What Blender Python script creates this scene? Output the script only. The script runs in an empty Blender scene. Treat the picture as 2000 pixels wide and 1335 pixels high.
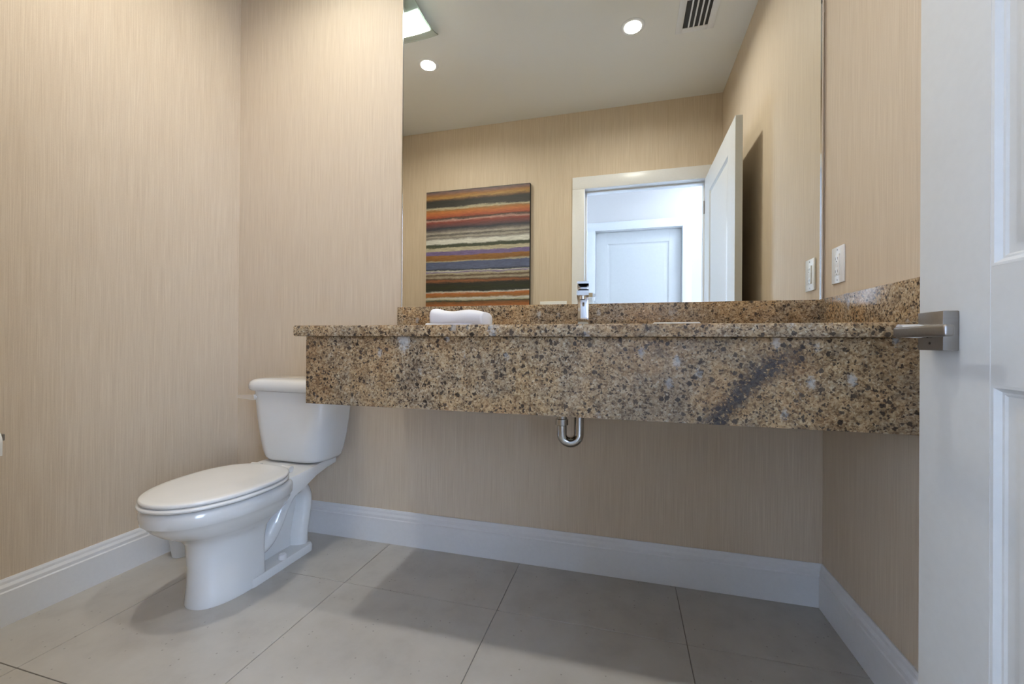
import bpy, bmesh, math, random
from mathutils import Vector, Matrix
random.seed(4)
S = bpy.context.scene
C = S.collection

# ------------------------------------------------------------------ camera
CAM = Vector((-0.64676, -1.64912, 0.88368))
YAW, PITCH, ROLL, FPX = 0.26592, 0.00251, 0.0067, 817.26
fw = Vector((-math.sin(YAW)*math.cos(PITCH), math.cos(YAW)*math.cos(PITCH), math.sin(PITCH)))
rt = Vector((math.cos(YAW), math.sin(YAW), 0))
up = rt.cross(fw)
r2 = rt*math.cos(ROLL) + up*math.sin(ROLL)
u2 = -rt*math.sin(ROLL) + up*math.cos(ROLL)
cd = bpy.data.cameras.new('camera'); cam = bpy.data.objects.new('camera', cd); C.objects.link(cam)
cd.sensor_width = 36; cd.lens = FPX*36/2000; cd.clip_start = 0.01
M4 = Matrix((r2, u2, -fw)).transposed().to_4x4(); M4.translation = CAM
cam.matrix_world = M4
S.camera = cam

# ------------------------------------------------------------------ world, daylight, exposure
w = bpy.data.worlds.new('sky'); S.world = w; w.use_nodes = True
w.node_tree.nodes['Background'].inputs[0].default_value = (0.55, 0.75, 1.0, 1)
w.node_tree.nodes['Background'].inputs[1].default_value = 1.0
def area(name, loc, look, sx, sy, power, col):
    l = bpy.data.lights.new(name, 'AREA'); l.shape = 'RECTANGLE'; l.size = sx; l.size_y = sy; l.energy = power; l.color = col
    o = bpy.data.objects.new(name, l); C.objects.link(o); o.location = loc
    o.rotation_euler = (Vector(look)-Vector(loc)).to_track_quat('-Z', 'Y').to_euler()
    return o
# hall daylight fill, just outside two unseen windows; the left one is added
area('window_daylight', (.95, -2.96, 1.30), (.55, 0, 1.0), 1.3, 2.0, 215, (0.53, 0.69, 1.0))
area('window_daylight', (-1.72, -2.96, 1.30), (-1.5, 0, 1.0), .8, 2.0, 72, (0.55, 0.71, 1.0))
S.view_settings.view_transform = 'Standard'; S.view_settings.look = 'None'
S.view_settings.gamma = 1.0; S.view_settings.use_curve_mapping = False
S.view_settings.exposure = 0.3

DOWN_W, FIX_E, HALL_W = 6.4, 22.5, 24.0

# ------------------------------------------------------------------ dimensions
W, D, H = 2.505, 1.58, 2.653
HB, TB = 0.1426, 0.016
ZC, DC, TC, HA, HS, XL, OV = 0.933, 0.5874, 0.0323, 0.208, 0.1037, -1.6306, 0.0246
WT = 0.12                               # wall thickness
OX0, OX1, OZ = -0.955, -0.105, 2.055     # doorway
HY = -2.81                              # far hall wall
HX0, HX1 = -2.3, 1.9

# ------------------------------------------------------------------ node helpers
def mat(name, col=(.8,.8,.8), rough=.5, metal=0, **k):
    m = bpy.data.materials.new(name); m.use_nodes = True
    b = m.node_tree.nodes['Principled BSDF']
    b.inputs['Base Color'].default_value = (*col, 1); b.inputs['Roughness'].default_value = rough
    b.inputs['Metallic'].default_value = metal
    for kk, v in k.items(): b.inputs[kk].default_value = v
    return m
class NT:
    def __init__(s, m): s.t = m.node_tree; s.b = s.t.nodes['Principled BSDF']
    def n(s, ty, **k):
        o = s.t.nodes.new(ty)
        for a, v in k.items(): setattr(o, a, v)
        return o
    def l(s, a, b): s.t.links.new(a, b)
    def coord(s, scale=(1,1,1), loc=(0,0,0), rot=(0,0,0)):
        c = s.n('ShaderNodeTexCoord'); mp = s.n('ShaderNodeMapping')
        mp.inputs['Scale'].default_value = scale; mp.inputs['Location'].default_value = loc; mp.inputs['Rotation'].default_value = rot
        s.l(c.outputs['Object'], mp.inputs['Vector']); return mp.outputs['Vector']
    def noise(s, vec, scale, detail=4, rough=.5, dist=0):
        o = s.n('ShaderNodeTexNoise'); s.l(vec, o.inputs['Vector'])
        o.inputs['Scale'].default_value = scale; o.inputs['Detail'].default_value = detail
        o.inputs['Roughness'].default_value = rough; o.inputs['Distortion'].default_value = dist
        return o
    def vor(s, vec, scale, feature='F1'):
        o = s.n('ShaderNodeTexVoronoi', feature=feature); s.l(vec, o.inputs['Vector']); o.inputs['Scale'].default_value = scale
        return o
    def ramp(s, fac, stops, interp='LINEAR'):
        r = s.n('ShaderNodeValToRGB'); r.color_ramp.interpolation = interp
        e = r.color_ramp.elements
        while len(e) > 1: e.remove(e[-1])
        for i, (p, c) in enumerate(stops):
            x = e[0] if i == 0 else e.new(p)
            x.position = p; x.color = (*c, 1) if len(c) == 3 else c
        s.l(fac, r.inputs['Fac']); return r.outputs['Color']
    def mix(s, fac, a, b, blend='MIX'):
        o = s.n('ShaderNodeMix', data_type='RGBA', blend_type=blend)
        for v, i in ((fac, 0), (a, 6), (b, 7)):
            if hasattr(v, 'is_linked'): s.l(v, o.inputs[i])
            elif i == 0: o.inputs[0].default_value = v
            else: o.inputs[i].default_value = (*v, 1)
        return o.outputs[2]
    def math(s, op, a, b=None):
        o = s.n('ShaderNodeMath', operation=op)
        for v, i in ((a, 0), (b, 1)):
            if v is None: continue
            if hasattr(v, 'is_linked'): s.l(v, o.inputs[i])
            else: o.inputs[i].default_value = v
        return o.outputs[0]
    def bump(s, h, strength, dist=.002):
        b = s.n('ShaderNodeBump'); b.inputs['Strength'].default_value = strength; b.inputs['Distance'].default_value = dist
        s.l(h, b.inputs['Height']); s.l(b.outputs['Normal'], s.b.inputs['Normal'])
    def color(s, c): s.l(c, s.b.inputs['Base Color'])

def make_wallpaper():
    m = mat('wallpaper', rough=.62); t = NT(m)
    v = t.coord((1, 1, .012))
    a = t.noise(v, 420, 3, .6); b = t.noise(t.coord((1, 1, .05)), 60, 3, .6); c = t.noise(t.coord((1,1,.35)), 900, 2, .5)
    f = t.math('ADD', t.math('MULTIPLY', a.outputs['Fac'], .62), t.math('MULTIPLY', b.outputs['Fac'], .18))
    f = t.math('ADD', f, t.math('MULTIPLY', c.outputs['Fac'], .2))
    t.color(t.ramp(f, [(.34, (.55, .440, .318)), (.5, (.625, .515, .385)), (.66, (.70, .595, .457))]))
    t.bump(f, .12, .001)
    return m
def make_granite():
    m = mat('granite', rough=.24); t = NT(m)
    v0 = t.coord()
    nd = t.noise(v0, 80, 5, .68)
    sub = t.n('ShaderNodeVectorMath', operation='SUBTRACT'); t.l(nd.outputs['Color'], sub.inputs[0]); sub.inputs[1].default_value = (.5,.5,.5)
    sc = t.n('ShaderNodeVectorMath', operation='SCALE'); t.l(sub.outputs[0], sc.inputs[0]); sc.inputs['Scale'].default_value = .016
    ad = t.n('ShaderNodeVectorMath', operation='ADD'); t.l(v0, ad.inputs[0]); t.l(sc.outputs[0], ad.inputs[1]); v = ad.outputs[0]
    # small grains
    g = t.vor(v, 250); gs = t.n('ShaderNodeSeparateColor'); t.l(g.outputs['Color'], gs.inputs[0])
    fr = t.noise(v0, 130, 8, .72).outputs['Fac']
    gf_ = t.math('ADD', t.math('MULTIPLY', gs.outputs[0], .55), t.math('MULTIPLY', t.math('SUBTRACT', fr, .28), 1.0))
    grains = t.ramp(gf_, [(.10, (.04,.032,.028)), (.20, (.13,.10,.078)), (.32, (.26,.195,.135)), (.48, (.38,.295,.205)), (.62, (.46,.375,.275)), (.78, (.52,.46,.37)), (.95, (.70,.68,.63))])
    big = t.noise(v0, 6.5, 5, .62).outputs['Fac']
    tint = t.ramp(big, [(.36, (.71,.69,.65)), (.46, (.92,.87,.77)), (.55, (1.02,.87,.64)), (.66, (.88,.67,.44))])
    col = t.mix(.85, grains, tint, 'MULTIPLY')
    md = t.noise(v0, 42, 5, .68).outputs['Fac']
    col = t.mix(.9, col, t.ramp(md, [(.33, (.48,.46,.45)), (.47, (.95,.93,.90)), (.62, (1.16,1.13,1.08))]), 'MULTIPLY')
    # dark mica specks in loose clusters
    cl = t.noise(v0, 14, 4, .65).outputs['Fac']
    for sc_, amt, off in ((150, .46, .07), (80, .42, .09)):
        d = t.vor(v, sc_); ds = t.n('ShaderNodeSeparateColor'); t.l(d.outputs['Color'], ds.inputs[0])
        rim = t.math('LESS_THAN', d.outputs['Distance'], t.math('ADD', t.math('MULTIPLY', fr, .7), .12))
        dm = t.math('MULTIPLY', t.math('MULTIPLY', t.math('LESS_THAN', ds.outputs[0], t.math('SUBTRACT', t.math('MULTIPLY', cl, amt), off)), rim), .9)
        col = t.mix(dm, col, t.mix(ds.outputs[1], (.018,.016,.017), (.075,.058,.046)))
    # blue-grey and whitish feldspar flecks, streaky and soft-edged
    for sc_, rot_, st_, th_, am_ in ((30, (.3,.5,.2), .6, .83, .6), (14, (.2,.75,.4), .45, .86, .72)):
        q = t.vor(t.coord((1,1,st_), rot=rot_), sc_); qs = t.n('ShaderNodeSeparateColor'); t.l(q.outputs['Color'], qs.inputs[0])
        mr = t.n('ShaderNodeMapRange'); t.l(t.math('SUBTRACT', t.math('MULTIPLY', fr, .85), q.outputs['Distance']), mr.inputs[0]); mr.inputs[1].default_value = .10; mr.inputs[2].default_value = .30
        qm = t.math('MULTIPLY', t.math('MULTIPLY', t.math('GREATER_THAN', qs.outputs[0], th_), mr.outputs[0]), am_)
        col = t.mix(qm, col, t.mix(qs.outputs[1], (.34,.35,.36), (.66,.65,.63)))
    # the one dark diagonal vein near the right end of the front slab
    sx = t.n('ShaderNodeSeparateXYZ'); t.l(v, sx.inputs[0]); X, Z = sx.outputs[0], sx.outputs[2]
    # z = .692 + curve over x+.443
    dx = t.math('ADD', X, .443)
    zc = t.math('SUBTRACT', t.math('ADD', t.math('MULTIPLY', dx, 1.62), .690), t.math('MULTIPLY', t.math('MULTIPLY', dx, dx), 3.75))
    dist = t.math('ABSOLUTE', t.math('SUBTRACT', Z, zc))
    wid = t.math('SUBTRACT', .062, t.math('MULTIPLY', dx, .19))
    wob = t.math('MULTIPLY', t.noise(v0, 26, 4, .7).outputs['Fac'], 1.5)
    mrv = t.n('ShaderNodeMapRange'); t.l(t.math('DIVIDE', t.math('MULTIPLY', dist, wob), wid), mrv.inputs[0]); mrv.inputs[1].default_value = .85; mrv.inputs[2].default_value = .25
    band = mrv.outputs[0]
    mrx = t.n('ShaderNodeMapRange'); t.l(X, mrx.inputs[0]); mrx.inputs[1].default_value = -.225; mrx.inputs[2].default_value = -.315
    inx = t.math('MULTIPLY', mrx.outputs[0], t.math('GREATER_THAN', X, -.51))
    brk = t.math('GREATER_THAN', t.math('ADD', t.math('MULTIPLY', gs.outputs[2], .6), fr), .62)
    vm = t.math('MULTIPLY', t.math('MULTIPLY', t.math('MULTIPLY', band, inx), brk), .88)
    col = t.mix(vm, col, t.mix(gs.outputs[1], (.016,.016,.022), (.075,.072,.078)))
    t.color(col)
    return m
def make_tile():
    m = mat('tile', rough=.34); t = NT(m)
    v = t.coord()
    oi = t.n('ShaderNodeObjectInfo')
    f = t.math('ADD', t.noise(v, 9, 5, .6).outputs['Fac'], t.math('MULTIPLY', oi.outputs['Random'], .1))
    col = t.ramp(f, [(.3, (.41,.385,.345)), (.55, (.475,.45,.405)), (.8, (.51,.485,.44))])
    sp = t.vor(v, 62); ss = t.n('ShaderNodeSeparateColor'); t.l(sp.outputs['Color'], ss.inputs[0])
    pit = t.math('MULTIPLY', t.math('LESS_THAN', sp.outputs['Distance'], .16), t.math('GREATER_THAN', ss.outputs[0], .86))
    t.color(t.mix(t.math('MULTIPLY', pit, .55), col, (.2,.175,.15)))
    t.bump(t.noise(v, 240, 3, .6).outputs['Fac'], .06, .001)
    return m
def make_painting():
    m = mat('painted_canvas', rough=.55); t = NT(m)
    v = t.coord()
    sx = t.n('ShaderNodeSeparateXYZ'); t.l(v, sx.inputs[0])
    warp = t.noise(t.coord((2.2, 1, 14)), 2.2, 5, .65).outputs['Fac']
    fine = t.noise(t.coord((14, 1, 30)), 3.0, 5, .7).outputs['Fac']
    z = t.math('ADD', sx.outputs[2], t.math('MULTIPLY', t.math('SUBTRACT', warp, .5), .035))
    z = t.math('ADD', z, t.math('MULTIPLY', t.math('SUBTRACT', fine, .5), .018))
    # 0 = top of canvas, 1 = bottom, in photo rows of the left edge
    k = .2472*.00432
    f = t.math('MULTIPLY', t.math('SUBTRACT', 2.135, z), 1/1.2)
    def P(row): return max(0, (row-190)*k/1.2)
    dk, br, oc, og, rd = (.025,.028,.025), (.10,.052,.03), (.34,.16,.045), (.52,.17,.045), (.25,.055,.04)
    wh, cr, nv, bl, pu, gy, gr = (.72,.72,.66), (.52,.48,.34), (.03,.04,.06), (.10,.13,.25), (.19,.14,.32), (.20,.18,.17), (.06,.075,.05)
    st = [(190,(.07,.08,.07)), (206,(.20,.12,.12)), (226,oc), (246,(.42,.24,.07)), (262,br), (275,dk), (318,(.045,.04,.035)), (329,cr), (342,oc), (362,og), (395,(.36,.08,.04)),
          (408,dk), (418,(.5,.3,.26)), (432,rd), (464,(.12,.06,.07)), (486,nv), (508,gy), (520,(.45,.42,.36)), (532,(.10,.09,.09)), (548,(.42,.4,.34)), (560,gy), (576,wh), (598,wh), (608,gr)]
    st2 = [(608,gr), (630,gr), (637,cr), (656,cr), (664,pu), (686,pu), (693,oc), (728,(.26,.12,.03)), (737,cr), (743,bl), (790,(.12,.15,.27)), (806,nv), (814,wh), (822,pu), (832,cr), (845,br),
           (862,(.45,.40,.30)), (876,br), (888,(.34,.13,.05)), (905,dk), (940,(.03,.035,.015)), (966,dk), (974,wh), (984,og), (1010,oc), (1020,wh), (1034,cr), (1042,gr)]
    st3 = [(1050,(.2,.1,.04)), (1085,og), (1100,dk), (1130,bl), (1150,cr), (1170,rd), (1210,dk), (1240,oc), (1275,gy), (1290,wh), (1306,nv), (1315,br)]
    c1 = t.ramp(f, [(P(r), c) for r, c in st]); c2 = t.ramp(f, [(P(r), c) for r, c in st2]); c3 = t.ramp(f, [(min(1,P(r)), c) for r, c in st3])
    col = t.mix(t.math('GREATER_THAN', f, P(608)), c1, c2); col = t.mix(t.math('GREATER_THAN', f, P(1046)), col, c3)
    mott = t.noise(t.coord((3.5, 1, 75)), 4, 6, .72).outputs['Fac']
    col = t.mix(.8, col, t.ramp(mott, [(.32, (.30,.30,.30)), (.48, (.72,.72,.72)), (.72, (1.2,1.2,1.2))]), 'MULTIPLY')
    t.color(col); t.bump(fine, .3, .003)
    return m
def make_metal(name, col, rough, stretch=None):
    m = mat(name, col, rough, 1.0); t = NT(m)
    n = t.noise(t.coord(stretch or (1,1,1)), 300 if stretch else 40, 3, .5).outputs['Fac']
    r = t.n('ShaderNodeMapRange'); t.l(n, r.inputs[0]); r.inputs[3].default_value = rough*.7; r.inputs[4].default_value = rough*1.4
    t.l(r.outputs[0], t.b.inputs['Roughness']); return m
def make_paint(name, col, rough, sc=120, b=.03):
    m = mat(name, col, rough); t = NT(m)
    n = t.noise(t.coord(), sc, 3, .5).outputs['Fac']
    a = tuple(x*.97 for x in col); t.color(t.ramp(n, [(.3, a), (.7, col)])); t.bump(n, b, .001); return m
def make_emit(name, col, s):
    m = bpy.data.materials.new(name); m.use_nodes = True; b = m.node_tree.nodes['Principled BSDF']
    b.inputs['Base Color'].default_value = (.8,.8,.8,1); b.inputs['Emission Color'].default_value = (*col,1); b.inputs['Emission Strength'].default_value = s
    return m
WALLP = make_wallpaper(); GRAN = make_granite(); TILE = make_tile()
PAINTING = make_painting()
TRIM = make_paint('white_trim_paint', (.76,.77,.78), .32, 90, .02)
DOORP = make_paint('white_door_paint', (.63,.64,.635), .38, 60, .02)
CEILM = make_paint('ceiling_paint', (.80,.80,.77), .8, 300, .05)
HALLP = make_paint('hall_wall_paint', (.66,.63,.61), .7, 300, .05)
GROUT = make_paint('grout', (.33,.31,.28), .8, 200, .1)
PORC = make_paint('porcelain', (.76,.765,.75), .10, 8, .0); PORC.node_tree.nodes['Principled BSDF'].inputs['Coat Weight'].default_value = .5
SEATM = make_paint('seat_plastic', (.78,.78,.755), .2, 8, .0)
CHROME = make_metal('chrome', (.80,.81,.83), .07)
LEVERM = make_metal('bright_chrome', (.95,.95,.96), .33)
NICKEL = make_metal('satin_nickel', (.33,.31,.29), .40, (.02, 1, 1))
PIPEM = make_metal('pipe_chrome', (.42,.41,.39), .16)
MIRR = mat('mirror_silver', (.945,.955,.90), .0, 1.0)
PLATE = make_paint('outlet_plastic', (.80,.80,.78), .3, 100, .0)
DARK = make_paint('dark_slot', (.025,.025,.025), .6, 100, .0)
TOWEL = make_paint('towel_terry', (.80,.80,.82), .95, 700, .6)
PAPER = make_paint('tissue_paper', (.82,.82,.80), .9, 200, .1)
WHITEPL = make_paint('white_plastic', (.78,.79,.79), .3, 50, .0)
FROST = make_emit('lit_frosted_glass', (.98, 1.0, .92), FIX_E)
LED = make_emit('lit_led_lens', (1.0, .96, .9), 30)
HALLED = make_emit('hall_lamp_lens', (.95, .97, 1.0), 30)
GLASS = mat('clear_green_glass', (.82,.93,.88), .06, 0); GLASS.node_tree.nodes['Principled BSDF'].inputs['Transmission Weight'].default_value = .85
PANE = mat('window_glass', (.97,.98,1), .0, 0); PANE.node_tree.nodes['Principled BSDF'].inputs['Transmission Weight'].default_value = 1
CANVEDGE = make_paint('canvas_edge', (.03,.03,.028), .7, 200, .1)

# ------------------------------------------------------------------ mesh helpers
def bx(bm, a, b, bev=0, seg=2):
    x0,y0,z0 = (min(a[i],b[i]) for i in range(3)); x1,y1,z1 = (max(a[i],b[i]) for i in range(3))
    vs = [bm.verts.new(p) for p in ((x0,y0,z0),(x1,y0,z0),(x1,y1,z0),(x0,y1,z0),(x0,y0,z1),(x1,y0,z1),(x1,y1,z1),(x0,y1,z1))]
    fs = [bm.faces.new([vs[i] for i in q]) for q in ((0,3,2,1),(4,5,6,7),(0,1,5,4),(1,2,6,5),(2,3,7,6),(3,0,4,7))]
    if bev:
        es = list({e for f in fs for e in f.edges})
        bmesh.ops.bevel(bm, geom=es, offset=bev, segments=seg, profile=.5, affect='EDGES')
def loft(bm, rings, cap=True, close=True):
    R = [[bm.verts.new(p) for p in r] for r in rings]
    n = len(R[0])
    for a, b in zip(R, R[1:]):
        for i in range(n if close else n-1):
            j = (i+1) % n
            bm.faces.new((a[i], a[j], b[j], b[i]))
    if cap:
        bm.faces.new(list(reversed(R[0]))); bm.faces.new(R[-1])
    return R
def tube(bm, path, rad, seg=16, cap=True):
    pts = [Vector(p) for p in path]; n = len(pts); rings = []
    rads = rad if isinstance(rad, (list, tuple)) else [rad]*n
    t0 = (pts[1]-pts[0]).normalized()
    ref = Vector((0,0,1)) if abs(t0.z) < .9 else Vector((1,0,0))
    u = t0.cross(ref).normalized()
    for i in range(n):
        t = (pts[min(i+1,n-1)]-pts[max(i-1,0)]).normalized()
        u = (u - t*u.dot(t)).normalized(); v = t.cross(u)
        r = rads[i]; rx, ry = r if isinstance(r, tuple) else (r, r)
        rings.append([pts[i] + u*rx*math.cos(2*math.pi*k/seg) + v*ry*math.sin(2*math.pi*k/seg) for k in range(seg)])
    loft(bm, rings, cap)
def spline(pts, n=8):
    P = [Vector(p) for p in pts]; out = []
    for i in range(len(P)-1):
        p0, p1, p2, p3 = P[max(i-1,0)], P[i], P[i+1], P[min(i+2,len(P)-1)]
        for k in range(n):
            t = k/n
            out.append(.5*((2*p1)+(p2-p0)*t+(2*p0-5*p1+4*p2-p3)*t*t+(3*p1-p0-3*p2+p3)*t**3))
    return out+[P[-1]]
def lathe(bm, prof, c, axis='z', seg=32, cap=True):
    rings = []
    for r, h in prof:
        ring = []
        for k in range(seg):
            a = 2*math.pi*k/seg; q = (r*math.cos(a), r*math.sin(a))
            if axis == 'z': ring.append((c[0]+q[0], c[1]+q[1], c[2]+h))
            elif axis == 'y': ring.append((c[0]+q[0], c[1]+h, c[2]+q[1]))
            else: ring.append((c[0]+h, c[1]+q[0], c[2]+q[1]))
        rings.append(ring)
    loft(bm, rings, cap)
def obj(name, bm, m, parent=None, smooth=40):
    bmesh.ops.recalc_face_normals(bm, faces=bm.faces)
    me = bpy.data.meshes.new(name); bm.to_mesh(me); bm.free(); me.materials.append(m)
    if smooth:
        me.shade_smooth(); me.set_sharp_from_angle(angle=math.radians(smooth))
    o = bpy.data.objects.new(name, me); C.objects.link(o)
    if parent:
        o.parent = parent; o.matrix_parent_inverse = Matrix.Translation(-parent.location)
    return o
def boxo(name, a, b, m, parent=None, bev=0, seg=2):
    bm = bmesh.new(); bx(bm, a, b, bev, seg); return obj(name, bm, m, parent, 30 if bev else 0)
def tag(o, label, cat, group=None):
    o['label'] = label; o['category'] = cat
    if group: o['group'] = group
    return o
def struct(o, label=None, cat=None):
    o['kind'] = 'structure'
    if label: o['label'] = label
    if cat: o['category'] = cat
    return o
def thing(name, label, cat, loc, group=None):
    o = bpy.data.objects.new(name, None); C.objects.link(o); o.location = loc; o.empty_display_size = .05
    return tag(o, label, cat, group)

# ------------------------------------------------------------------ shell
def slab(name, boxes, m, label, cat, smooth=0):
    bm = bmesh.new()
    for a, b in boxes: bx(bm, a, b)
    return struct(obj(name, bm, m, None, smooth), label, cat)
YB = -D - WT
slab('wall_back', [((-W-.1, 0, -.1), (.1, .1, H+.1))], WALLP, 'beige striated wallpaper wall behind the mirror and toilet', 'wall')
slab('wall_left', [((-W-.1, -D, -.1), (-W, 0, H+.1))], WALLP, 'beige striated wallpaper wall left of the toilet', 'wall')
slab('wall_right', [((0, -D, -.1), (.1, 0, H+.1))], WALLP, 'beige striated wallpaper wall behind the open door', 'wall')
slab('wall_opposite', [((-W-.1, -D-.06, -.1), (OX0-.02, -D, H+.1)), ((OX1+.02, -D-.06, -.1), (.1, -D, H+.1)), ((OX0-.02, -D-.06, OZ+.02), (OX1+.02, -D, H+.1))],
     WALLP, 'wallpapered wall with the doorway seen in the mirror', 'wall')
slab('wall_hall_near', [((HX0, YB, -.1), (OX0-.02, -D-.0605, H+.1)), ((OX1+.02, YB, -.1), (HX1, -D-.0605, H+.1)), ((OX0-.02, YB, OZ+.02), (OX1+.02, -D-.0605, H+.1))],
     HALLP, 'white hall side of the doorway wall', 'wall')
slab('ceiling', [((-W-.1, -D-.06, H), (.1, .1, H+.1))], CEILM, 'off-white flat ceiling seen in the mirror', 'ceiling')
# floor bed and single tiles
fl = slab('floor', [((-W-.1, YB, -.06), (.1, .1, -.004))], GROUT, 'pale beige square tile floor with thin grout joints', 'floor')
TS, GAP = .586, .0024
tx0, ty0 = -1.640, -.322
xs = [tx0 + TS*i for i in range(-2, 4)]; ys = [ty0 + TS*j for j in range(-3, 2)]
for i, x in enumerate(xs):
    for j, y in enumerate(ys):
        x0, x1 = max(x+GAP/2, -W), min(x+TS-GAP/2, 0); y0, y1 = max(y+GAP/2, YB), min(y+TS-GAP/2, 0)
        if x1-x0 < .01 or y1-y0 < .01: continue
        if y0 < -D:                      # the last row runs on only through the doorway
            if x1 < OX0 or x0 > OX1: y0 = max(y0, -D)
            else: x0, x1 = (max(x0, OX0) if y1 <= -D else x0), (min(x1, OX1) if y1 <= -D else x1)
            if y1-y0 < .01: continue
        boxo('tile', (x0, y0, -.012), (x1, y1, random.uniform(-.0003, .0)), TILE, fl, .0008, 1)
# hall
WINS = ((-2.12, -1.32), (.30, 1.60)); WZ0, WZ1 = .30, 2.30  # unseen openings placed for fill light into the room; the left one is added
slab('wall_hall', [((HX0-.1, HY-.1, -.1), (WINS[0][0], HY, H+.1)), ((WINS[0][1], HY-.1, -.1), (-.972, HY, H+.1)), ((-.102, HY-.1, -.1), (WINS[1][0], HY, H+.1)), ((WINS[1][1], HY-.1, -.1), (HX1+.1, HY, H+.1)), ((-.972, HY-.1, 2.062), (-.102, HY, H+.1))]
     + [((a, HY-.1, -.1), (b, HY, WZ0)) for a, b in WINS] + [((a, HY-.1, WZ1), (b, HY, H+.1)) for a, b in WINS], HALLP, 'bright white hall wall around the far door', 'wall')
slab('wall_hall_left', [((HX0-.1, HY, -.1), (HX0, YB, H+.1))], HALLP, 'white end wall of the hall', 'wall')
slab('wall_hall_right', [((HX1, HY, -.1), (HX1+.1, YB, H+.1))], HALLP, 'white right end wall of the hall', 'wall')
slab('ceiling_hall', [((HX0-.1, HY-.1, H+.0), (HX1+.1, YB+.06, H+.1))], CEILM, 'white ceiling of the hall', 'ceiling')
slab('floor_hall', [((HX0-.1, HY-.1, -.06), (HX1+.1, YB, -.001))], TILE, 'pale floor of the hall beyond the doorway', 'floor')
for k, (a, b) in enumerate(WINS):
    win = struct(boxo('window_%d' % (k+1), (a+.03, HY-.06, WZ0+.03), (b-.03, HY-.054, WZ1-.03), PANE), ('narrow', 'wide')[k] + ' hall window letting in blue daylight', 'window')
    for p, q in (((a, HY-.08, WZ0), (a+.04, HY-.03, WZ1)), ((b-.04, HY-.08, WZ0), (b, HY-.03, WZ1)), ((a+.04, HY-.08, WZ0), (b-.04, HY-.03, WZ0+.04)), ((a+.04, HY-.08, WZ1-.04), (b-.04, HY-.03, WZ1))):
        boxo('window_frame', p, q, TRIM, win, .004)

# baseboards: stepped profile swept along a wall
PROF = [(0,0), (TB,0), (TB,.103), (TB-.003,.107), (TB-.003,.118), (TB-.008,.127), (TB-.009,.135), (TB-.012,HB), (0,HB)]
def baseboard(name, p0, p1, nrm, label, m0=0, m1=0):
    # m0/m1: mitre factor at each end (1 = cut back by the profile depth)
    p0, p1, nrm = Vector(p0), Vector(p1), Vector(nrm); d = (p1-p0).normalized()
    bm = bmesh.new()
    loft(bm, [[p0 + nrm*o + d*o*m0 + Vector((0,0,z)) for o, z in PROF], [p1 + nrm*o - d*o*m1 + Vector((0,0,z)) for o, z in PROF]])
    return struct(obj(name, bm, TRIM, None, 0), label, 'baseboard')
baseboard('baseboard_back', (-W,0,0), (0,0,0), (0,-1,0), 'white moulded baseboard under the vanity along the back wall', 1, 1)
baseboard('baseboard_left', (-W,-D,0), (-W,0,0), (1,0,0), 'white moulded baseboard along the left wall', 1, 1)
baseboard('baseboard_right', (0,0,0), (0,-D,0), (-1,0,0), 'white moulded baseboard along the right wall behind the door', 1, 1)
baseboard('baseboard_opposite', (OX0-.096,-D,0), (-W,-D,0), (0,1,0), 'white moulded baseboard beside the doorway', 0, 1)

# door casing and jamb
def casing(name, x0, x1, z1, y, sgn, wd, label):
    """flat casing on a wall face at y, standing out along sgn"""
    r = bpy.data.objects.new(name, None); C.objects.link(r); r.location = ((x0+x1)/2, y, 0); struct(r, label, 'door casing')
    ya, yb = y, y + sgn*.018
    boxo('side_board', (x0-wd, ya, 0), (x0, yb, z1), TRIM, r, .002)
    boxo('side_board', (x1, ya, 0), (min(x1+wd, -.002) if sgn > 0 and name == 'trim_1' else x1+wd, yb, z1), TRIM, r, .002)
    boxo('head_board', (x0-wd, ya, z1), (min(x1+wd, -.002) if sgn > 0 and name == 'trim_1' else x1+wd, yb, z1+wd), TRIM, r, .002)
    return r
t1 = casing('trim_1', OX0, OX1, OZ, -D, 1, .093, 'white flat casing and jamb around the bathroom doorway')
for a, b in (((OX0-.02, YB, 0), (OX0-.001, -D+.001, OZ)), ((OX1+.001, YB, 0), (OX1+.02, -D+.001, OZ)), ((OX0-.02, YB, OZ), (OX1+.02, -D+.001, OZ+.019))):
    boxo('jamb', a, b, TRIM, t1, .001)
for a, b in (((OX0, YB+.03, 0), (OX0+.012, -D-.045, OZ-.012)), ((OX0, YB+.03, OZ-.012), (OX1, -D-.045, OZ)), ((OX1-.012, YB+.03, 0), (OX1, -D-.045, OZ-.012))):
    boxo('stop', a, b, TRIM, t1, .001)
casing('trim_2', OX0, OX1, OZ, YB, -1, .09, 'white casing on the hall side of the doorway')
FX0, FX1, FZ = -.962, -.112, 2.055
t3 = casing('trim_3', FX0, FX1, FZ, HY, 1, .085, 'white casing around the far hall door')
for a, b in (((FX0-.009, HY-.1, 0), (FX0, HY+.001, FZ)), ((FX1, HY-.1, 0), (FX1+.009, HY+.001, FZ)), ((FX0-.009, HY-.1, FZ), (FX1+.009, HY+.001, FZ+.006))):
    boxo('jamb', a, b, TRIM, t3, .001)

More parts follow.
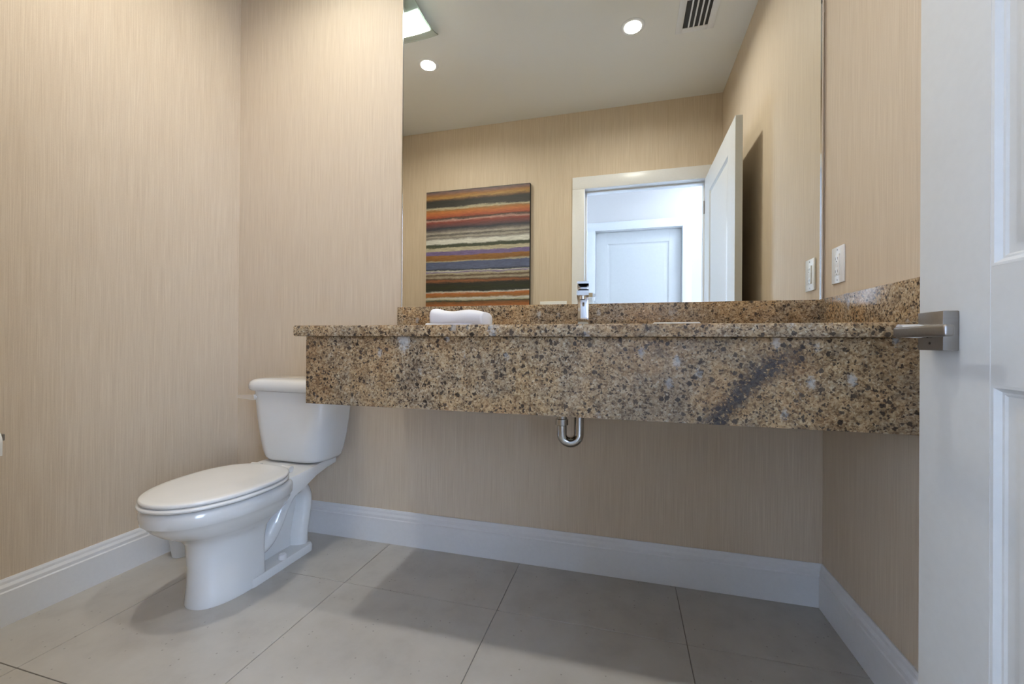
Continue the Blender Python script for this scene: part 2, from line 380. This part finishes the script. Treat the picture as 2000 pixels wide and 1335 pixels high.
# ------------------------------------------------------------------ panel doors
def panel_mesh(bm, o, u, v, n, w_, h_):
    prof = [(0,0), (.004,-.001), (.010,-.0075), (.013,-.008), (.016,-.0105), (.026,-.0105), (.030,-.0095), (.044,-.003), (.047,-.0025)]
    rings = []
    for ins, dep in prof:
        rings.append([o + u*ins + v*ins + n*dep, o + u*(w_-ins) + v*ins + n*dep, o + u*(w_-ins) + v*(h_-ins) + n*dep, o + u*ins + v*(h_-ins) + n*dep])
    R = loft(bm, rings, False); bm.faces.new(R[-1])
def panel_door(name, o, u, n, wd, ht, th, label, stile=.158, z_rails=((.21,.818),(.995,1.905))):
    """o: free-edge bottom corner on the n face; u: towards the hinge; n: face normal"""
    o, u, n = Vector(o), Vector(u), Vector(n); v = Vector((0,0,1))
    r = bpy.data.objects.new(name, None); C.objects.link(r); r.location = o; struct(r, label, 'door')
    def P(a, z, d): return o + u*a + v*z + n*d
    def bar(nm, a0, a1, z0, z1, d0=-th, d1=0, bev=.0012, m=DOORP):
        bm = bmesh.new(); bx(bm, P(a0,z0,d0), P(a1,z1,d1), bev, 1); return obj(nm, bm, m, r, 30)
    s2 = stile
    bar('stile', 0, s2, 0, ht); bar('stile', wd-s2, wd, 0, ht)
    zs = [0] + [z for pr in z_rails for z in pr] + [ht]
    for i in range(0, len(zs), 2): bar('rail', s2, wd-s2, zs[i], zs[i+1], bev=.0002)
    for z0, z1 in z_rails:
        bm = bmesh.new()
        panel_mesh(bm, P(s2, z0, 0), u, v, n, wd-2*s2, z1-z0)
        panel_mesh(bm, P(s2, z0, -th), u, v, -n, wd-2*s2, z1-z0)
        obj('panel', bm, DOORP, r, 25)
    return r, P
XD, YD, HD, TH = -.1195, -.6976, 2.0428, .035
door, DP = panel_door('door_1', (XD, YD, .008), (0,-1,0), (-1,0,0), .848, HD-.008, TH, 'open white two-panel door with satin nickel lever at right')
# lever set (face towards the room, plus its twin on the wall side)
def lever(sgn, base_x):
    hy, hz = -.764, .909
    e = obj_empty('lever_handle', door, (base_x, hy, hz))
    X = lambda d: base_x - sgn*d
    bm = bmesh.new(); bx(bm, (X(0), hy-.031, hz-.033), (X(.022), hy+.031, hz+.033), .0015); obj('rosette', bm, NICKEL, e, 30)
    L_ = .055 if sgn < 0 else .07
    bm = bmesh.new(); lathe(bm, [(.0125, -.018*sgn), (.0125, -(L_-.004)*sgn)], (base_x, hy, hz), 'x', 24); obj('neck', bm, CHROME, e)
    bm = bmesh.new(); bx(bm, (X(L_-.014), hy-.115, hz-.011), (X(L_), hy+.011, hz+.007), .004, 3); obj('lever', bm, NICKEL, e, 50)
    if sgn > 0:
        bm = bmesh.new(); lathe(bm, [(.0022, -.0215*sgn), (.0022, -.0226*sgn)], (base_x, hy, hz-.021), 'x', 12); obj('privacy_hole', bm, DARK, e)
    return e
def obj_empty(name, parent, loc):
    o = bpy.data.objects.new(name, None); C.objects.link(o); o.empty_display_size = .03
    o.location = loc; o.parent = parent; o.matrix_parent_inverse = Matrix.Translation(-parent.location)
    bpy.context.view_layer.update(); return o
_obj = obj
def obj(name, bm, m, parent=None, smooth=40):
    o = _obj(name, bm, m, None, smooth)
    if parent:
        bpy.context.view_layer.update()
        o.parent = parent; o.matrix_parent_inverse = parent.matrix_world.inverted()
    return o
h1 = lever(1, XD); h1['label'] = 'satin nickel square lever handle on the open door'
lever(-1, XD+TH)
bm = bmesh.new(); bx(bm, (XD+.005, YD-.0005, .88), (XD+TH-.005, YD+.001, .94)); obj('latch_plate', bm, NICKEL, door, 0)
for z in (.25, 1.02, 1.80):
    bm = bmesh.new(); lathe(bm, [(.006,0), (.006,.09)], (XD-.004, YD-.852, z), 'z', 14); obj('hinge', bm, NICKEL, door)
d2, _ = panel_door('door_2', (FX0+.003, HY-.062, .008), (1,0,0), (0,1,0), .844, 2.044, .035, 'closed white panel door across the bright hall', .115, ((.21,.86),(1.0,1.925)))

# ------------------------------------------------------------------ vanity top
van = thing('vanity_countertop', 'brown speckled granite vanity top with deep apron and backsplash under the mirror', 'countertop', (-.815, 0, ZC-TC-HA))
SKX, SKY, SA, SB = -.815, -.315, .215, .150       # sink cut-out
bm = bmesh.new()
def outline(n):                                    # rectangle points matched to an oval, same count
    pts = []
    x0, x1, y0, y1 = XL, -.001, -DC, -.001
    for k in range(n):
        a = 2*math.pi*k/n; c, s = math.cos(a), math.sin(a)
        tx = ((x1-SKX)/c if c > 1e-9 else (x0-SKX)/c if c < -1e-9 else 1e9); ty = ((y1-SKY)/s if s > 1e-9 else (y0-SKY)/s if s < -1e-9 else 1e9)
        q = min(tx, ty); pts.append([SKX+c*q, SKY+s*q])
    for cx_, cy_ in ((x0,y0),(x0,y1),(x1,y0),(x1,y1)):   # snap the nearest point to each corner
        k = min(range(n), key=lambda i: (pts[i][0]-cx_)**2+(pts[i][1]-cy_)**2); pts[k] = [cx_, cy_]
    return pts
N = 96; ot = outline(N); ov = [(SKX+SA*math.cos(2*math.pi*k/N), SKY+SB*math.sin(2*math.pi*k/N)) for k in range(N)]
def inset(p, d): return (max(p[0], XL+d), max(p[1], -DC+d))
e = .004
loft(bm, [[(x,y,ZC-TC) for x,y in ov], [(*inset(p,e), ZC-TC) for p in ot], [(*inset(p,e*.3), ZC-TC+e*.3) for p in ot], [(*inset(p,0), ZC-TC+e) for p in ot], [(*inset(p,0), ZC-e) for p in ot],
          [(*inset(p,e*.3), ZC-e*.3) for p in ot], [(*inset(p,e), ZC) for p in ot], [(x,y,ZC) for x,y in ov], [(x,y,ZC-TC) for x,y in ov]], False)
bmesh.ops.remove_doubles(bm, verts=bm.verts, dist=1e-6)
obj('countertop', bm, GRAN, van, 35)
boxo('front_apron', (XL+OV, -DC+OV, ZC-TC-HA), (-.001, -DC+OV+.03, ZC-TC-.0005), GRAN, van, .0015)
boxo('side_apron', (XL+OV, -DC+OV+.0305, ZC-TC-HA), (XL+OV+.03, -.001, ZC-TC-.0005), GRAN, van, .0015)
boxo('backsplash', (XL+.02, -.02, ZC+.0005), (-.001, -.001, ZC+HS), GRAN, van, .0015)
boxo('side_splash', (-.02, -DC+.004, ZC+.0005), (-.001, -.0205, ZC+HS), GRAN, van, .0015)
# undermount basin, faucet, trap
bm = bmesh.new(); SN = 48
def el(k, z, o=0): return [(SKX+(SA*k+o)*math.cos(2*math.pi*i/SN), SKY+(SB*k+o)*math.sin(2*math.pi*i/SN), z) for i in range(SN)]
loft(bm, [el(1.0, ZC-TC-.001, .02), el(1.0, ZC-TC-.001, .003), el(.97, ZC-TC-.03), el(.9, ZC-TC-.08), el(.72, ZC-TC-.118), el(.4, ZC-TC-.134), el(.1, ZC-TC-.138)], False)
loft(bm, [el(1.0, ZC-TC-.001, .02), el(1.0, ZC-TC-.012, .02), el(.99, ZC-TC-.04, .008), el(.92, ZC-TC-.09, .008), el(.74, ZC-TC-.128, .008), el(.4, ZC-TC-.146, .005), el(.1, ZC-TC-.15, .003)], False)
sk = thing('sink_basin', 'white oval undermount basin below the granite top', 'sink', (SKX, SKY, ZC-TC-.15))
obj('basin', bm, PORC, sk, 60)
bm = bmesh.new(); lathe(bm, [(.021,-.012), (.021,0), (.017,.002), (.004,.002)], (SKX, SKY, ZC-TC-.138), 'z', 24); obj('drain', bm, CHROME, sk)
FXc, FYc = -.797, -.115
fa = thing('faucet', 'square chrome single-lever faucet standing against the granite backsplash', 'faucet', (FXc, FYc, ZC))
bm = bmesh.new(); bx(bm, (FXc-.024, FYc-.024, ZC+.0008), (FXc+.024, FYc+.024, ZC+.004), .001); obj('base_plate', bm, CHROME, fa, 30)
bm = bmesh.new(); bx(bm, (FXc-.0195, FYc-.0195, ZC+.003), (FXc+.0195, FYc+.0195, ZC+.138), .0015); obj('column', bm, CHROME, fa, 30)
bm = bmesh.new()
def quad(y, z0, z1, hw): return [(FXc-hw, y, z0), (FXc+hw, y, z0), (FXc+hw, y, z1), (FXc-hw, y, z1)]
loft(bm, [quad(FYc-.018, ZC+.100, ZC+.130, .0195), quad(FYc-.125, ZC+.112, ZC+.128, .0195)])
sp = obj('spout', bm, CHROME, fa, 20)
bm = bmesh.new(); lathe(bm, [(.0115,0), (.0115,-.012), (.009,-.0125), (.009,-.006)], (FXc, FYc-.107, ZC+.112), 'z', 24, False); obj('aerator', bm, CHROME, sp)
bm = bmesh.new(); loft(bm, [quad(FYc+.0195, ZC+.140, ZC+.158, .0195), quad(FYc-.030, ZC+.144, ZC+.158, .0195), quad(FYc-.075, ZC+.158, ZC+.166, .0195)]); obj('lever', bm, CHROME, fa, 20)

pt = thing('drain_trap', 'chrome curved drain trap hanging below the granite apron', 'pipe', (-.817, -.30, .55))
cx, cz_, R = -.8165, .5935, .0265
path = [(cx-R, -.315, .745), (cx-R, -.315, .66), (cx-R, -.313, cz_+.02)]
path += [(cx-R*math.cos(a), -.313+.012*a/math.pi, cz_-R*math.sin(a)) for a in [i*math.pi/12 for i in range(13)]]
path += [(cx+R, -.300, .63)] + [(cx+R, -.300+.03*(1-math.cos(a)), .655+.03*math.sin(a)) for a in [i*math.pi/16 for i in range(9)]] + [(cx+R, -.1, .686), (cx+R, -.004, .686)]
bm = bmesh.new(); tube(bm, path, .0158, 20); obj('trap_pipe', bm, PIPEM, pt, 50)
bm = bmesh.new(); lathe(bm, [(.0165,0), (.0205,.002), (.0205,.020), (.0165,.022)], (cx-R, -.314, .622), 'z', 24); obj('slip_nut', bm, PIPEM, pt)
bm = bmesh.new(); lathe(bm, [(.0165,-.006), (.034,-.004), (.034,-.0005)], (cx+R, 0, .686), 'y', 24); obj('wall_flange', bm, PIPEM, pt)

# towel on the counter: folded strip with a soft rounded front
tw = thing('hand_towel', 'white folded hand towel on the granite counter beside the faucet', 'towel', (-1.155, -.40, ZC))
bm = bmesh.new(); rings = []
NS, NC = 40, 28
for i in range(NS+1):
    s = i/NS; x = -1.243 + s*.176
    endf = min(1, min(s, 1-s)/.03); k = .88+.12*math.sqrt(max(0, 1-(1-endf)**2))
    ht = .050 + .0035*math.sin(s*9.0+1.2) + .003*math.sin(s*4.1) + (.004 if s < .1 else 0)
    ring = []
    for q in range(NC):
        a = 2*math.pi*q/NC; c, sn = math.cos(a), math.sin(a)
        rr = 1+.012*math.sin(5*a+7*s)
        y = -.40 + .055*k*math.copysign(abs(c)**.62, c)*rr; z = ZC + .0008 + ht*.5 + ht*.5*(k if sn > 0 else 1)*math.copysign(abs(sn)**.62, sn)
        ring.append((x, y, max(ZC+.0006, z)))
    rings.append(ring)
loft(bm, rings); obj('roll', bm, TOWEL, tw, 60)
bm = bmesh.new(); bx(bm, (-1.257, -.452, ZC+.0006), (-1.10, -.36, ZC+.011), .004, 3); obj('corner_flap', bm, TOWEL, tw, 60)
bm = bmesh.new(); bx(bm, (-.572, -.40, ZC+.0005), (-.448, -.31, ZC+.012), .003, 2)
tag(obj('soap_tray', bm, WHITEPL, None, 40), 'thin flat white tray lying on the granite counter right of the faucet', 'tray')

# ------------------------------------------------------------------ mirror
MX0, MX1, MZ0, MZ1 = -1.596, -.012, ZC+HS+.001, 2.48
mi = thing('wall_mirror', 'large frameless wall mirror above the granite backsplash', 'mirror', (-.8, 0, MZ0))
boxo('mirror_glass', (MX0, -.006, MZ0), (MX1, -.0005, MZ1), MIRR, mi)
boxo('edge_channel', (MX1+.0002, -.012, MZ0), (MX1+.004, -.0005, MZ1), CHROME, mi)
boxo('edge_channel', (MX0-.0032, -.008, MZ0), (MX0-.0002, -.0005, MZ1), CHROME, mi)

# ------------------------------------------------------------------ wall plates
ol = thing('outlet', 'white wall outlet on the right wall above the side splash', 'outlet', (0, -.109, 1.136))
oy, oz = -.109, 1.1365
boxo('cover_plate', (-.006, oy-.0385, oz-.0575), (-.0003, oy+.0385, oz+.0575), PLATE, ol, .002)
ins = boxo('receptacle', (-.0082, oy-.0165, oz-.033), (-.006, oy+.0165, oz+.033), PLATE, ol, .0008)
for s in (-1, 1):
    for dy in (-.0065, .0065): boxo('slot', (-.0084, oy+dy-.001, oz+s*.020-.004), (-.008, oy+dy+.001, oz+s*.020+.004), DARK, ins)
    boxo('slot', (-.0084, oy-.002, oz+s*.020-.0105), (-.008, oy+.002, oz+s*.020-.0075), DARK, ins)
    boxo('button', (-.0092, oy-.009, oz+s*.0042-.0032), (-.008, oy+.009, oz+s*.0042+.0032), PLATE, ins, .0004)
    bm = bmesh.new(); lathe(bm, [(.0028,-.0066), (.0028,-.0055)], (0, oy, oz+s*.0475), 'x', 12); obj('screw', bm, NICKEL, ol)
sw = thing('light_switch_plate', 'wide white switch plate beside the doorway, its top showing in the mirror', 'light switch', (-1.19, -D, 1.15))
boxo('cover_plate', (-1.297, -D+.0003, 1.093), (-1.088, -D+.006, 1.209), PLATE, sw, .002)
for i in range(4):
    x = -1.1925 + (i-1.5)*.046
    boxo('rocker', (x-.0165, -D+.006, 1.118), (x+.0165, -D+.0095, 1.184), PLATE, sw, .001)

# ------------------------------------------------------------------ painting
pa = thing('painting', 'abstract painting of multicoloured horizontal bands on the wall opposite the mirror', 'painting', (-1.82, -D, 1.54))
boxo('stretcher', (-2.262, -D+.001, .935), (-1.374, -D+.038, 2.135), CANVEDGE, pa, .002)
boxo('canvas', (-2.260, -D+.038, .937), (-1.376, -D+.0405, 2.133), PAINTING, pa)

# ------------------------------------------------------------------ ceiling lamps and vent
def downlight(x, y, label):
    t = thing('recessed_downlight', label, 'ceiling light', (x, y, H), 'recessed ceiling downlights')
    bm = bmesh.new(); lathe(bm, [(.046,-.0005), (.046,-.003), (.062,-.0035), (.066,-.0015), (.066,-.0003)], (x,y,H), 'z', 36, False); obj('trim_ring', bm, TRIM, t)
    bm = bmesh.new(); lathe(bm, [(.0455,-.0004), (.0458,-.0048), (.043,-.0062), (.030,-.0068), (.004,-.0070)], (x,y,H), 'z', 36); obj('lens', bm, LED, t)
    l = bpy.data.lights.new('downlight_beam', 'AREA'); l.shape = 'DISK'; l.size = .088; l.energy = DOWN_W; l.spread = math.radians(160); l.color = (1.0, .965, .89)
    o = bpy.data.objects.new('downlight_beam', l); C.objects.link(o); o.parent = t; o.location = (0, 0, -.0078)
downlight(-1.874, -.79, 'round recessed downlight nearest the square glass ceiling fixture')
downlight(-.62, -.785, 'round recessed downlight nearest the ceiling vent')
GX, GY, GZ, GS = -1.845, -.385, 2.585, .315
gf = thing('ceiling_fixture', 'square bent-glass ceiling light at the mirror\'s upper left edge', 'ceiling light', (GX, GY, H))
bm = bmesh.new(); bx(bm, (GX-.06, GY-.06, H-.025), (GX+.06, GY+.06, H-.0005), .004); obj('ceiling_plate', bm, TRIM, gf, 30)
bm = bmesh.new(); lathe(bm, [(.006,-.075), (.006,-.02)], (GX,GY,H), 'z', 14); obj('stem', bm, CHROME, gf)
def sag(u, v): return GZ + .035*(v*v) + .012*u*u      # u along x, v along y in -1..1
def sheet(bm, u0, u1, v0, v1, th, off=0, n=14):
    for layer in (0, 1):
        g = [[bm.verts.new((GX+GS/2*(u0+(u1-u0)*i/n), GY+GS/2*(v0+(v1-v0)*j/n), sag(u0+(u1-u0)*i/n, v0+(v1-v0)*j/n)+off+th*layer)) for j in range(n+1)] for i in range(n+1)]
        for i in range(n):
            for j in range(n): bm.faces.new((g[i][j], g[i+1][j], g[i+1][j+1], g[i][j+1]))
        if layer == 0: A = g
    for i in range(n):
        for (p, q) in (((i,0),(i+1,0)), ((i,n),(i+1,n)), ((0,i),(0,i+1)), ((n,i),(n,i+1))):
            bm.faces.new((A[p[0]][p[1]], A[q[0]][q[1]], g[q[0]][q[1]], g[p[0]][p[1]]))
bm = bmesh.new(); sheet(bm, -1, 1, -1, 1, .006); obj('glass_shade', bm, GLASS, gf, 40)
bm = bmesh.new(); sheet(bm, -.95, .95, -.44, .44, .004, -.0055); obj('lit_panel', bm, FROST, gf, 40)
bm = bmesh.new(); sheet(bm, -.96, .96, -.47, .47, .002, .0065); obj('backing', bm, TRIM, gf, 40)  # opaque plate added to keep the panel's light off the ceiling above
ve = thing('air_vent', 'white slotted air vent in the ceiling near the right wall', 'vent', (-.29, -.768, H))
vx0, vx1, vy0, vy1 = -.352, -.222, -.868, -.668
for a, b in (((vx0-.035, vy0-.035, H-.006), (vx0, vy1+.035, H-.0004)), ((vx1, vy0-.035, H-.006), (vx1+.035, vy1+.035, H-.0004)), ((vx0, vy0-.035, H-.006), (vx1, vy0, H-.0004)), ((vx0, vy1, H-.006), (vx1, vy1+.035, H-.0004))):
    boxo('frame', a, b, TRIM, ve, .0015)
boxo('duct', (vx0, vy0, H-.0022), (vx1, vy1, H-.0004), DARK, ve)
for i in range(5):
    x = vx0 + .030 + i*.0265
    if x > vx1: break
    bm = bmesh.new()
    loft(bm, [[(x-.004, y, H-.0065), (x+.004, y, H-.0065), (x+.0045, y, H-.0025), (x-.0035, y, H-.0025)] for y in (vy0, vy1)]); obj('slat', bm, TRIM, ve, 0)
# hall lamp
hl = thing('hall_ceiling_light', 'round white ceiling light in the hall', 'ceiling light', (.35, -2.3, H))
bm = bmesh.new(); lathe(bm, [(.10,-.0005), (.10,-.02), (.092,-.024)], (.35,-2.3,H), 'z', 32, False); obj('rim', bm, TRIM, hl)
bm = bmesh.new(); lathe(bm, [(.091,-.004), (.091,-.024), (.06,-.038), (.01,-.042)], (.35,-2.3,H), 'z', 32); obj('lens', bm, HALLED, hl)
l = bpy.data.lights.new('hall_lamp_glow', 'SPOT'); l.energy = HALL_W; l.spot_size = math.radians(170); l.spot_blend = .3; l.shadow_soft_size = .09; l.color = (.74, .86, 1.0)
o = bpy.data.objects.new('hall_lamp_glow', l); C.objects.link(o); o.parent = hl; o.location = (0, 0, -.05)

# ------------------------------------------------------------------ toilet
XT = -2.025
to = thing('toilet', 'white two-piece toilet with closed lid in the back left corner', 'toilet', (XT, -.35, 0))
def egg(yc, af, ab, hw, z, nf=2.1, nb=2.6, n=56):
    out = []
    for k in range(n):
        a = 2*math.pi*k/n; c, s = math.cos(a), math.sin(a)
        e_ = nf if s < 0 else nb
        out.append((XT + hw*math.copysign(abs(c)**(2/e_), c), yc + (af if s < 0 else ab)*math.copysign(abs(s)**(2/e_), s), z))
    return out
bm = bmesh.new()
# pedestal front and bowl
loft(bm, [egg(-.43,.166,.055,.093,0,2.3,7), egg(-.43,.168,.055,.095,.008,2.3,7), egg(-.43,.163,.055,.090,.05,2.3,7), egg(-.43,.160,.055,.087,.12,2.3,7), egg(-.43,.164,.055,.089,.17,2.3,7),
          egg(-.43,.168,.062,.095,.205,2.2,6), egg(-.432,.182,.085,.110,.228,2.15,4.5), egg(-.438,.208,.125,.132,.248,2.1,3.5), egg(-.446,.235,.160,.153,.270,2.1,3), egg(-.452,.254,.180,.169,.295,2.1,2.8),
          egg(-.455,.259,.186,.174,.309,2.1,2.7), egg(-.456,.266,.190,.179,.3135,2.1,2.7), egg(-.458,.268,.192,.181,.336,2.1,2.7), egg(-.458,.2665,.190,.180,.348,2.1,2.7), egg(-.458,.261,.186,.175,.356,2.1,2.7), egg(-.458,.250,.178,.165,.359,2.1,2.7)])
# foot plate
def rr(x0, x1, y0, y1, z, r, n=6):
    out = []
    for cx_, cy_, a0 in ((x1-r,y1-r,0), (x0+r,y1-r,90), (x0+r,y0+r,180), (x1-r,y0+r,270)):
        for k in range(n+1):
            a = math.radians(a0+90*k/n); out.append((cx_+r*math.cos(a), cy_+r*math.sin(a), z))
    return out
loft(bm, [rr(XT-.098,XT+.098,-.46,-.135,0,.03), rr(XT-.098,XT+.098,-.46,-.135,.022,.03), rr(XT-.094,XT+.094,-.46,-.139,.030,.03), rr(XT-.07,XT+.07,-.45,-.16,.033,.02)])
# inner core behind the pedestal, trapway hump
loft(bm, [rr(XT-.030,XT+.030,-.44,-.17,.03,.02), rr(XT-.030,XT+.030,-.42,-.17,.14,.02), rr(XT-.036,XT+.036,-.40,-.15,.24,.02), rr(XT-.07,XT+.07,-.40,-.12,.32,.03)])
tp = spline([(XT,-.44,.125), (XT,-.385,.105), (XT,-.340,.118), (XT,-.300,.165), (XT,-.262,.228), (XT,-.215,.272), (XT,-.168,.268), (XT,-.143,.215), (XT,-.152,.14), (XT,-.165,.075), (XT,-.165,.02)], 6)
n = len(tp)
tube(bm, tp, [(.078, .040) for i in range(n)], 24)
# rear deck under the tank
loft(bm, [[(XT-a,y,z0), (XT+a,y,z0), (XT+a*1.02,y,z1-.012), (XT+a*.97,y,z1), (XT-a*.97,y,z1), (XT-a*1.02,y,z1-.012)] for y, a, z0, z1 in
          ((-.36,.135,.27,.358), (-.30,.142,.285,.361), (-.25,.145,.305,.366), (-.18,.140,.330,.370), (-.10,.125,.338,.370), (-.03,.115,.342,.370))])
obj('bowl', bm, PORC, to, 50)
for s in (-1, 1):
    bm = bmesh.new(); lathe(bm, [(.0155,0), (.0155,.012), (.012,.019), (.004,.021)], (XT+s*.080, -.295, .030), 'z', 20); obj('bolt_cap', bm, WHITEPL, to)
# seat ring and lid
def slabegg(bm, yc, af, ab, hw, z0, z1, r, nb=2.6):
    K = lambda d, z: egg(yc, af-d, ab-d, hw-d, z, 2.1, nb, 72)
    loft(bm, [K(r*.9,z0), K(r*.3,z0+r*.3), K(0,z0+r), K(0,z1-r), K(r*.3,z1-r*.3), K(r*1.0,z1), K(r*4,z1+.002), K(min(hw*.8,.14),z1+.0045)])
bm = bmesh.new(); slabegg(bm, -.475, .254, .190, .184, .3635, .3755, .005); obj('seat', bm, SEATM, to, 50)
bm = bmesh.new(); slabegg(bm, -.475, .250, .195, .180, .3778, .3918, .006); obj('lid', bm, SEATM, to, 50)
for s in (-1, 1):
    bm = bmesh.new(); tube(bm, [(XT+s*.075-.022,-.272,.377), (XT+s*.075+.022,-.272,.377)], .012, 16); obj('hinge', bm, SEATM, to)
# tank
def tk(hw, yf, yb, z, rf=.07, rb=.02, bow=.012, n=10):
    out = []
    for cx_, cy_, r, a0 in ((XT+hw-rb,yb-rb,rb,0), (XT-hw+rb,yb-rb,rb,90), (XT-hw+rf,yf+rf,rf,180), (XT+hw-rf,yf+rf,rf,270)):
        for k in range(n+1):
            a = math.radians(a0+90*k/n); x = cx_+r*math.cos(a); y = cy_+r*math.sin(a)
            if y < -.1: y -= bow*(1-((x-XT)/hw)**2)
            out.append((x, y, z))
    return out
bm = bmesh.new()
loft(bm, [tk(.130,-.165,-.045,.372,.06), tk(.149,-.180,-.040,.376,.07), tk(.160,-.189,-.036,.390,.075), tk(.168,-.194,-.032,.42,.078), tk(.180,-.199,-.028,.48,.08), tk(.190,-.203,-.025,.55,.08), tk(.197,-.206,-.024,.62,.08), tk(.200,-.208,-.022,.672,.08)])
obj('tank', bm, PORC, to, 50)
bm = bmesh.new()
loft(bm, [tk(.203,-.208,-.021,.6725,.075), tk(.215,-.219,-.016,.675,.08), tk(.219,-.223,-.014,.683,.08), tk(.219,-.223,-.014,.698,.08), tk(.215,-.219,-.016,.711,.08), tk(.205,-.209,-.022,.720,.078), tk(.185,-.19,-.035,.7245,.07), tk(.10,-.13,-.07,.7265,.03)])
obj('tank_lid', bm, PORC, to, 60)
lx = XT-.160
lv = obj_empty('flush_lever', to, (lx, -.21, .645)); lv['label'] = 'chrome flush lever on the tank front'
bm = bmesh.new(); lathe(bm, [(.013,0), (.013,-.010), (.010,-.013), (.003,-.013)], (lx, -.197, .645), 'y', 20); obj('pivot', bm, CHROME, lv)
bm = bmesh.new(); loft(bm, [[(lx+.012-d*.092, -.2125+q, .645+z*(1-.45*d)) for q, z in ((-.007*(1-.5*d),-.011), (.004,-.011), (.004,.011), (-.007*(1-.5*d),.011))] for d in (0,.3,.6,1)]); obj('handle', bm, LEVERM, lv, 30)

# ------------------------------------------------------------------ small things by the left wall
bn = thing('waste_container', 'small white tapered container on the floor behind the toilet bowl', 'container', (-2.40, -.34, 0))
bm = bmesh.new(); lathe(bm, [(.030,.0005), (.032,.004), (.043,.085), (.046,.088), (.046,.100), (.043,.101), (.040,.098), (.030,.01), (.004,.008)], (-2.415,-.335,0), 'z', 28); obj('cup', bm, WHITEPL, bn)
hp = thing('paper_holder', 'chrome toilet paper holder on the left wall at the photo\'s left edge', 'paper holder', (-W, -.91, .60))
for y in (-.985, -.852):
    bm = bmesh.new(); bx(bm, (-W+.0005, y-.006, .585), (-W+.085, y+.006, .605), .002); obj('arm', bm, NICKEL, hp, 30)
bm = bmesh.new(); tube(bm, [(-W+.075,-.979,.595), (-W+.075,-.858,.595)], .007, 14); obj('roller', bm, NICKEL, hp)
pr = thing('toilet_roll', 'white toilet paper roll on the holder at the left wall', 'toilet paper', (-W+.075, -.91, .555))
bm = bmesh.new()
lathe(bm, [(.019,-.052), (.044,-.052), (.044,.052), (.019,.052), (.019,-.052)], (-W+.075,-.9185,.584), 'y', 40, False); obj('roll', bm, PAPER, pr, 30)
bm = bmesh.new(); bx(bm, (-W+.1182, -.970, .548), (-W+.1192, -.867, .588)); obj('sheet', bm, PAPER, pr, 0)

fa.rotation_euler.z = math.radians(4.5)      # the spout is turned slightly towards the door
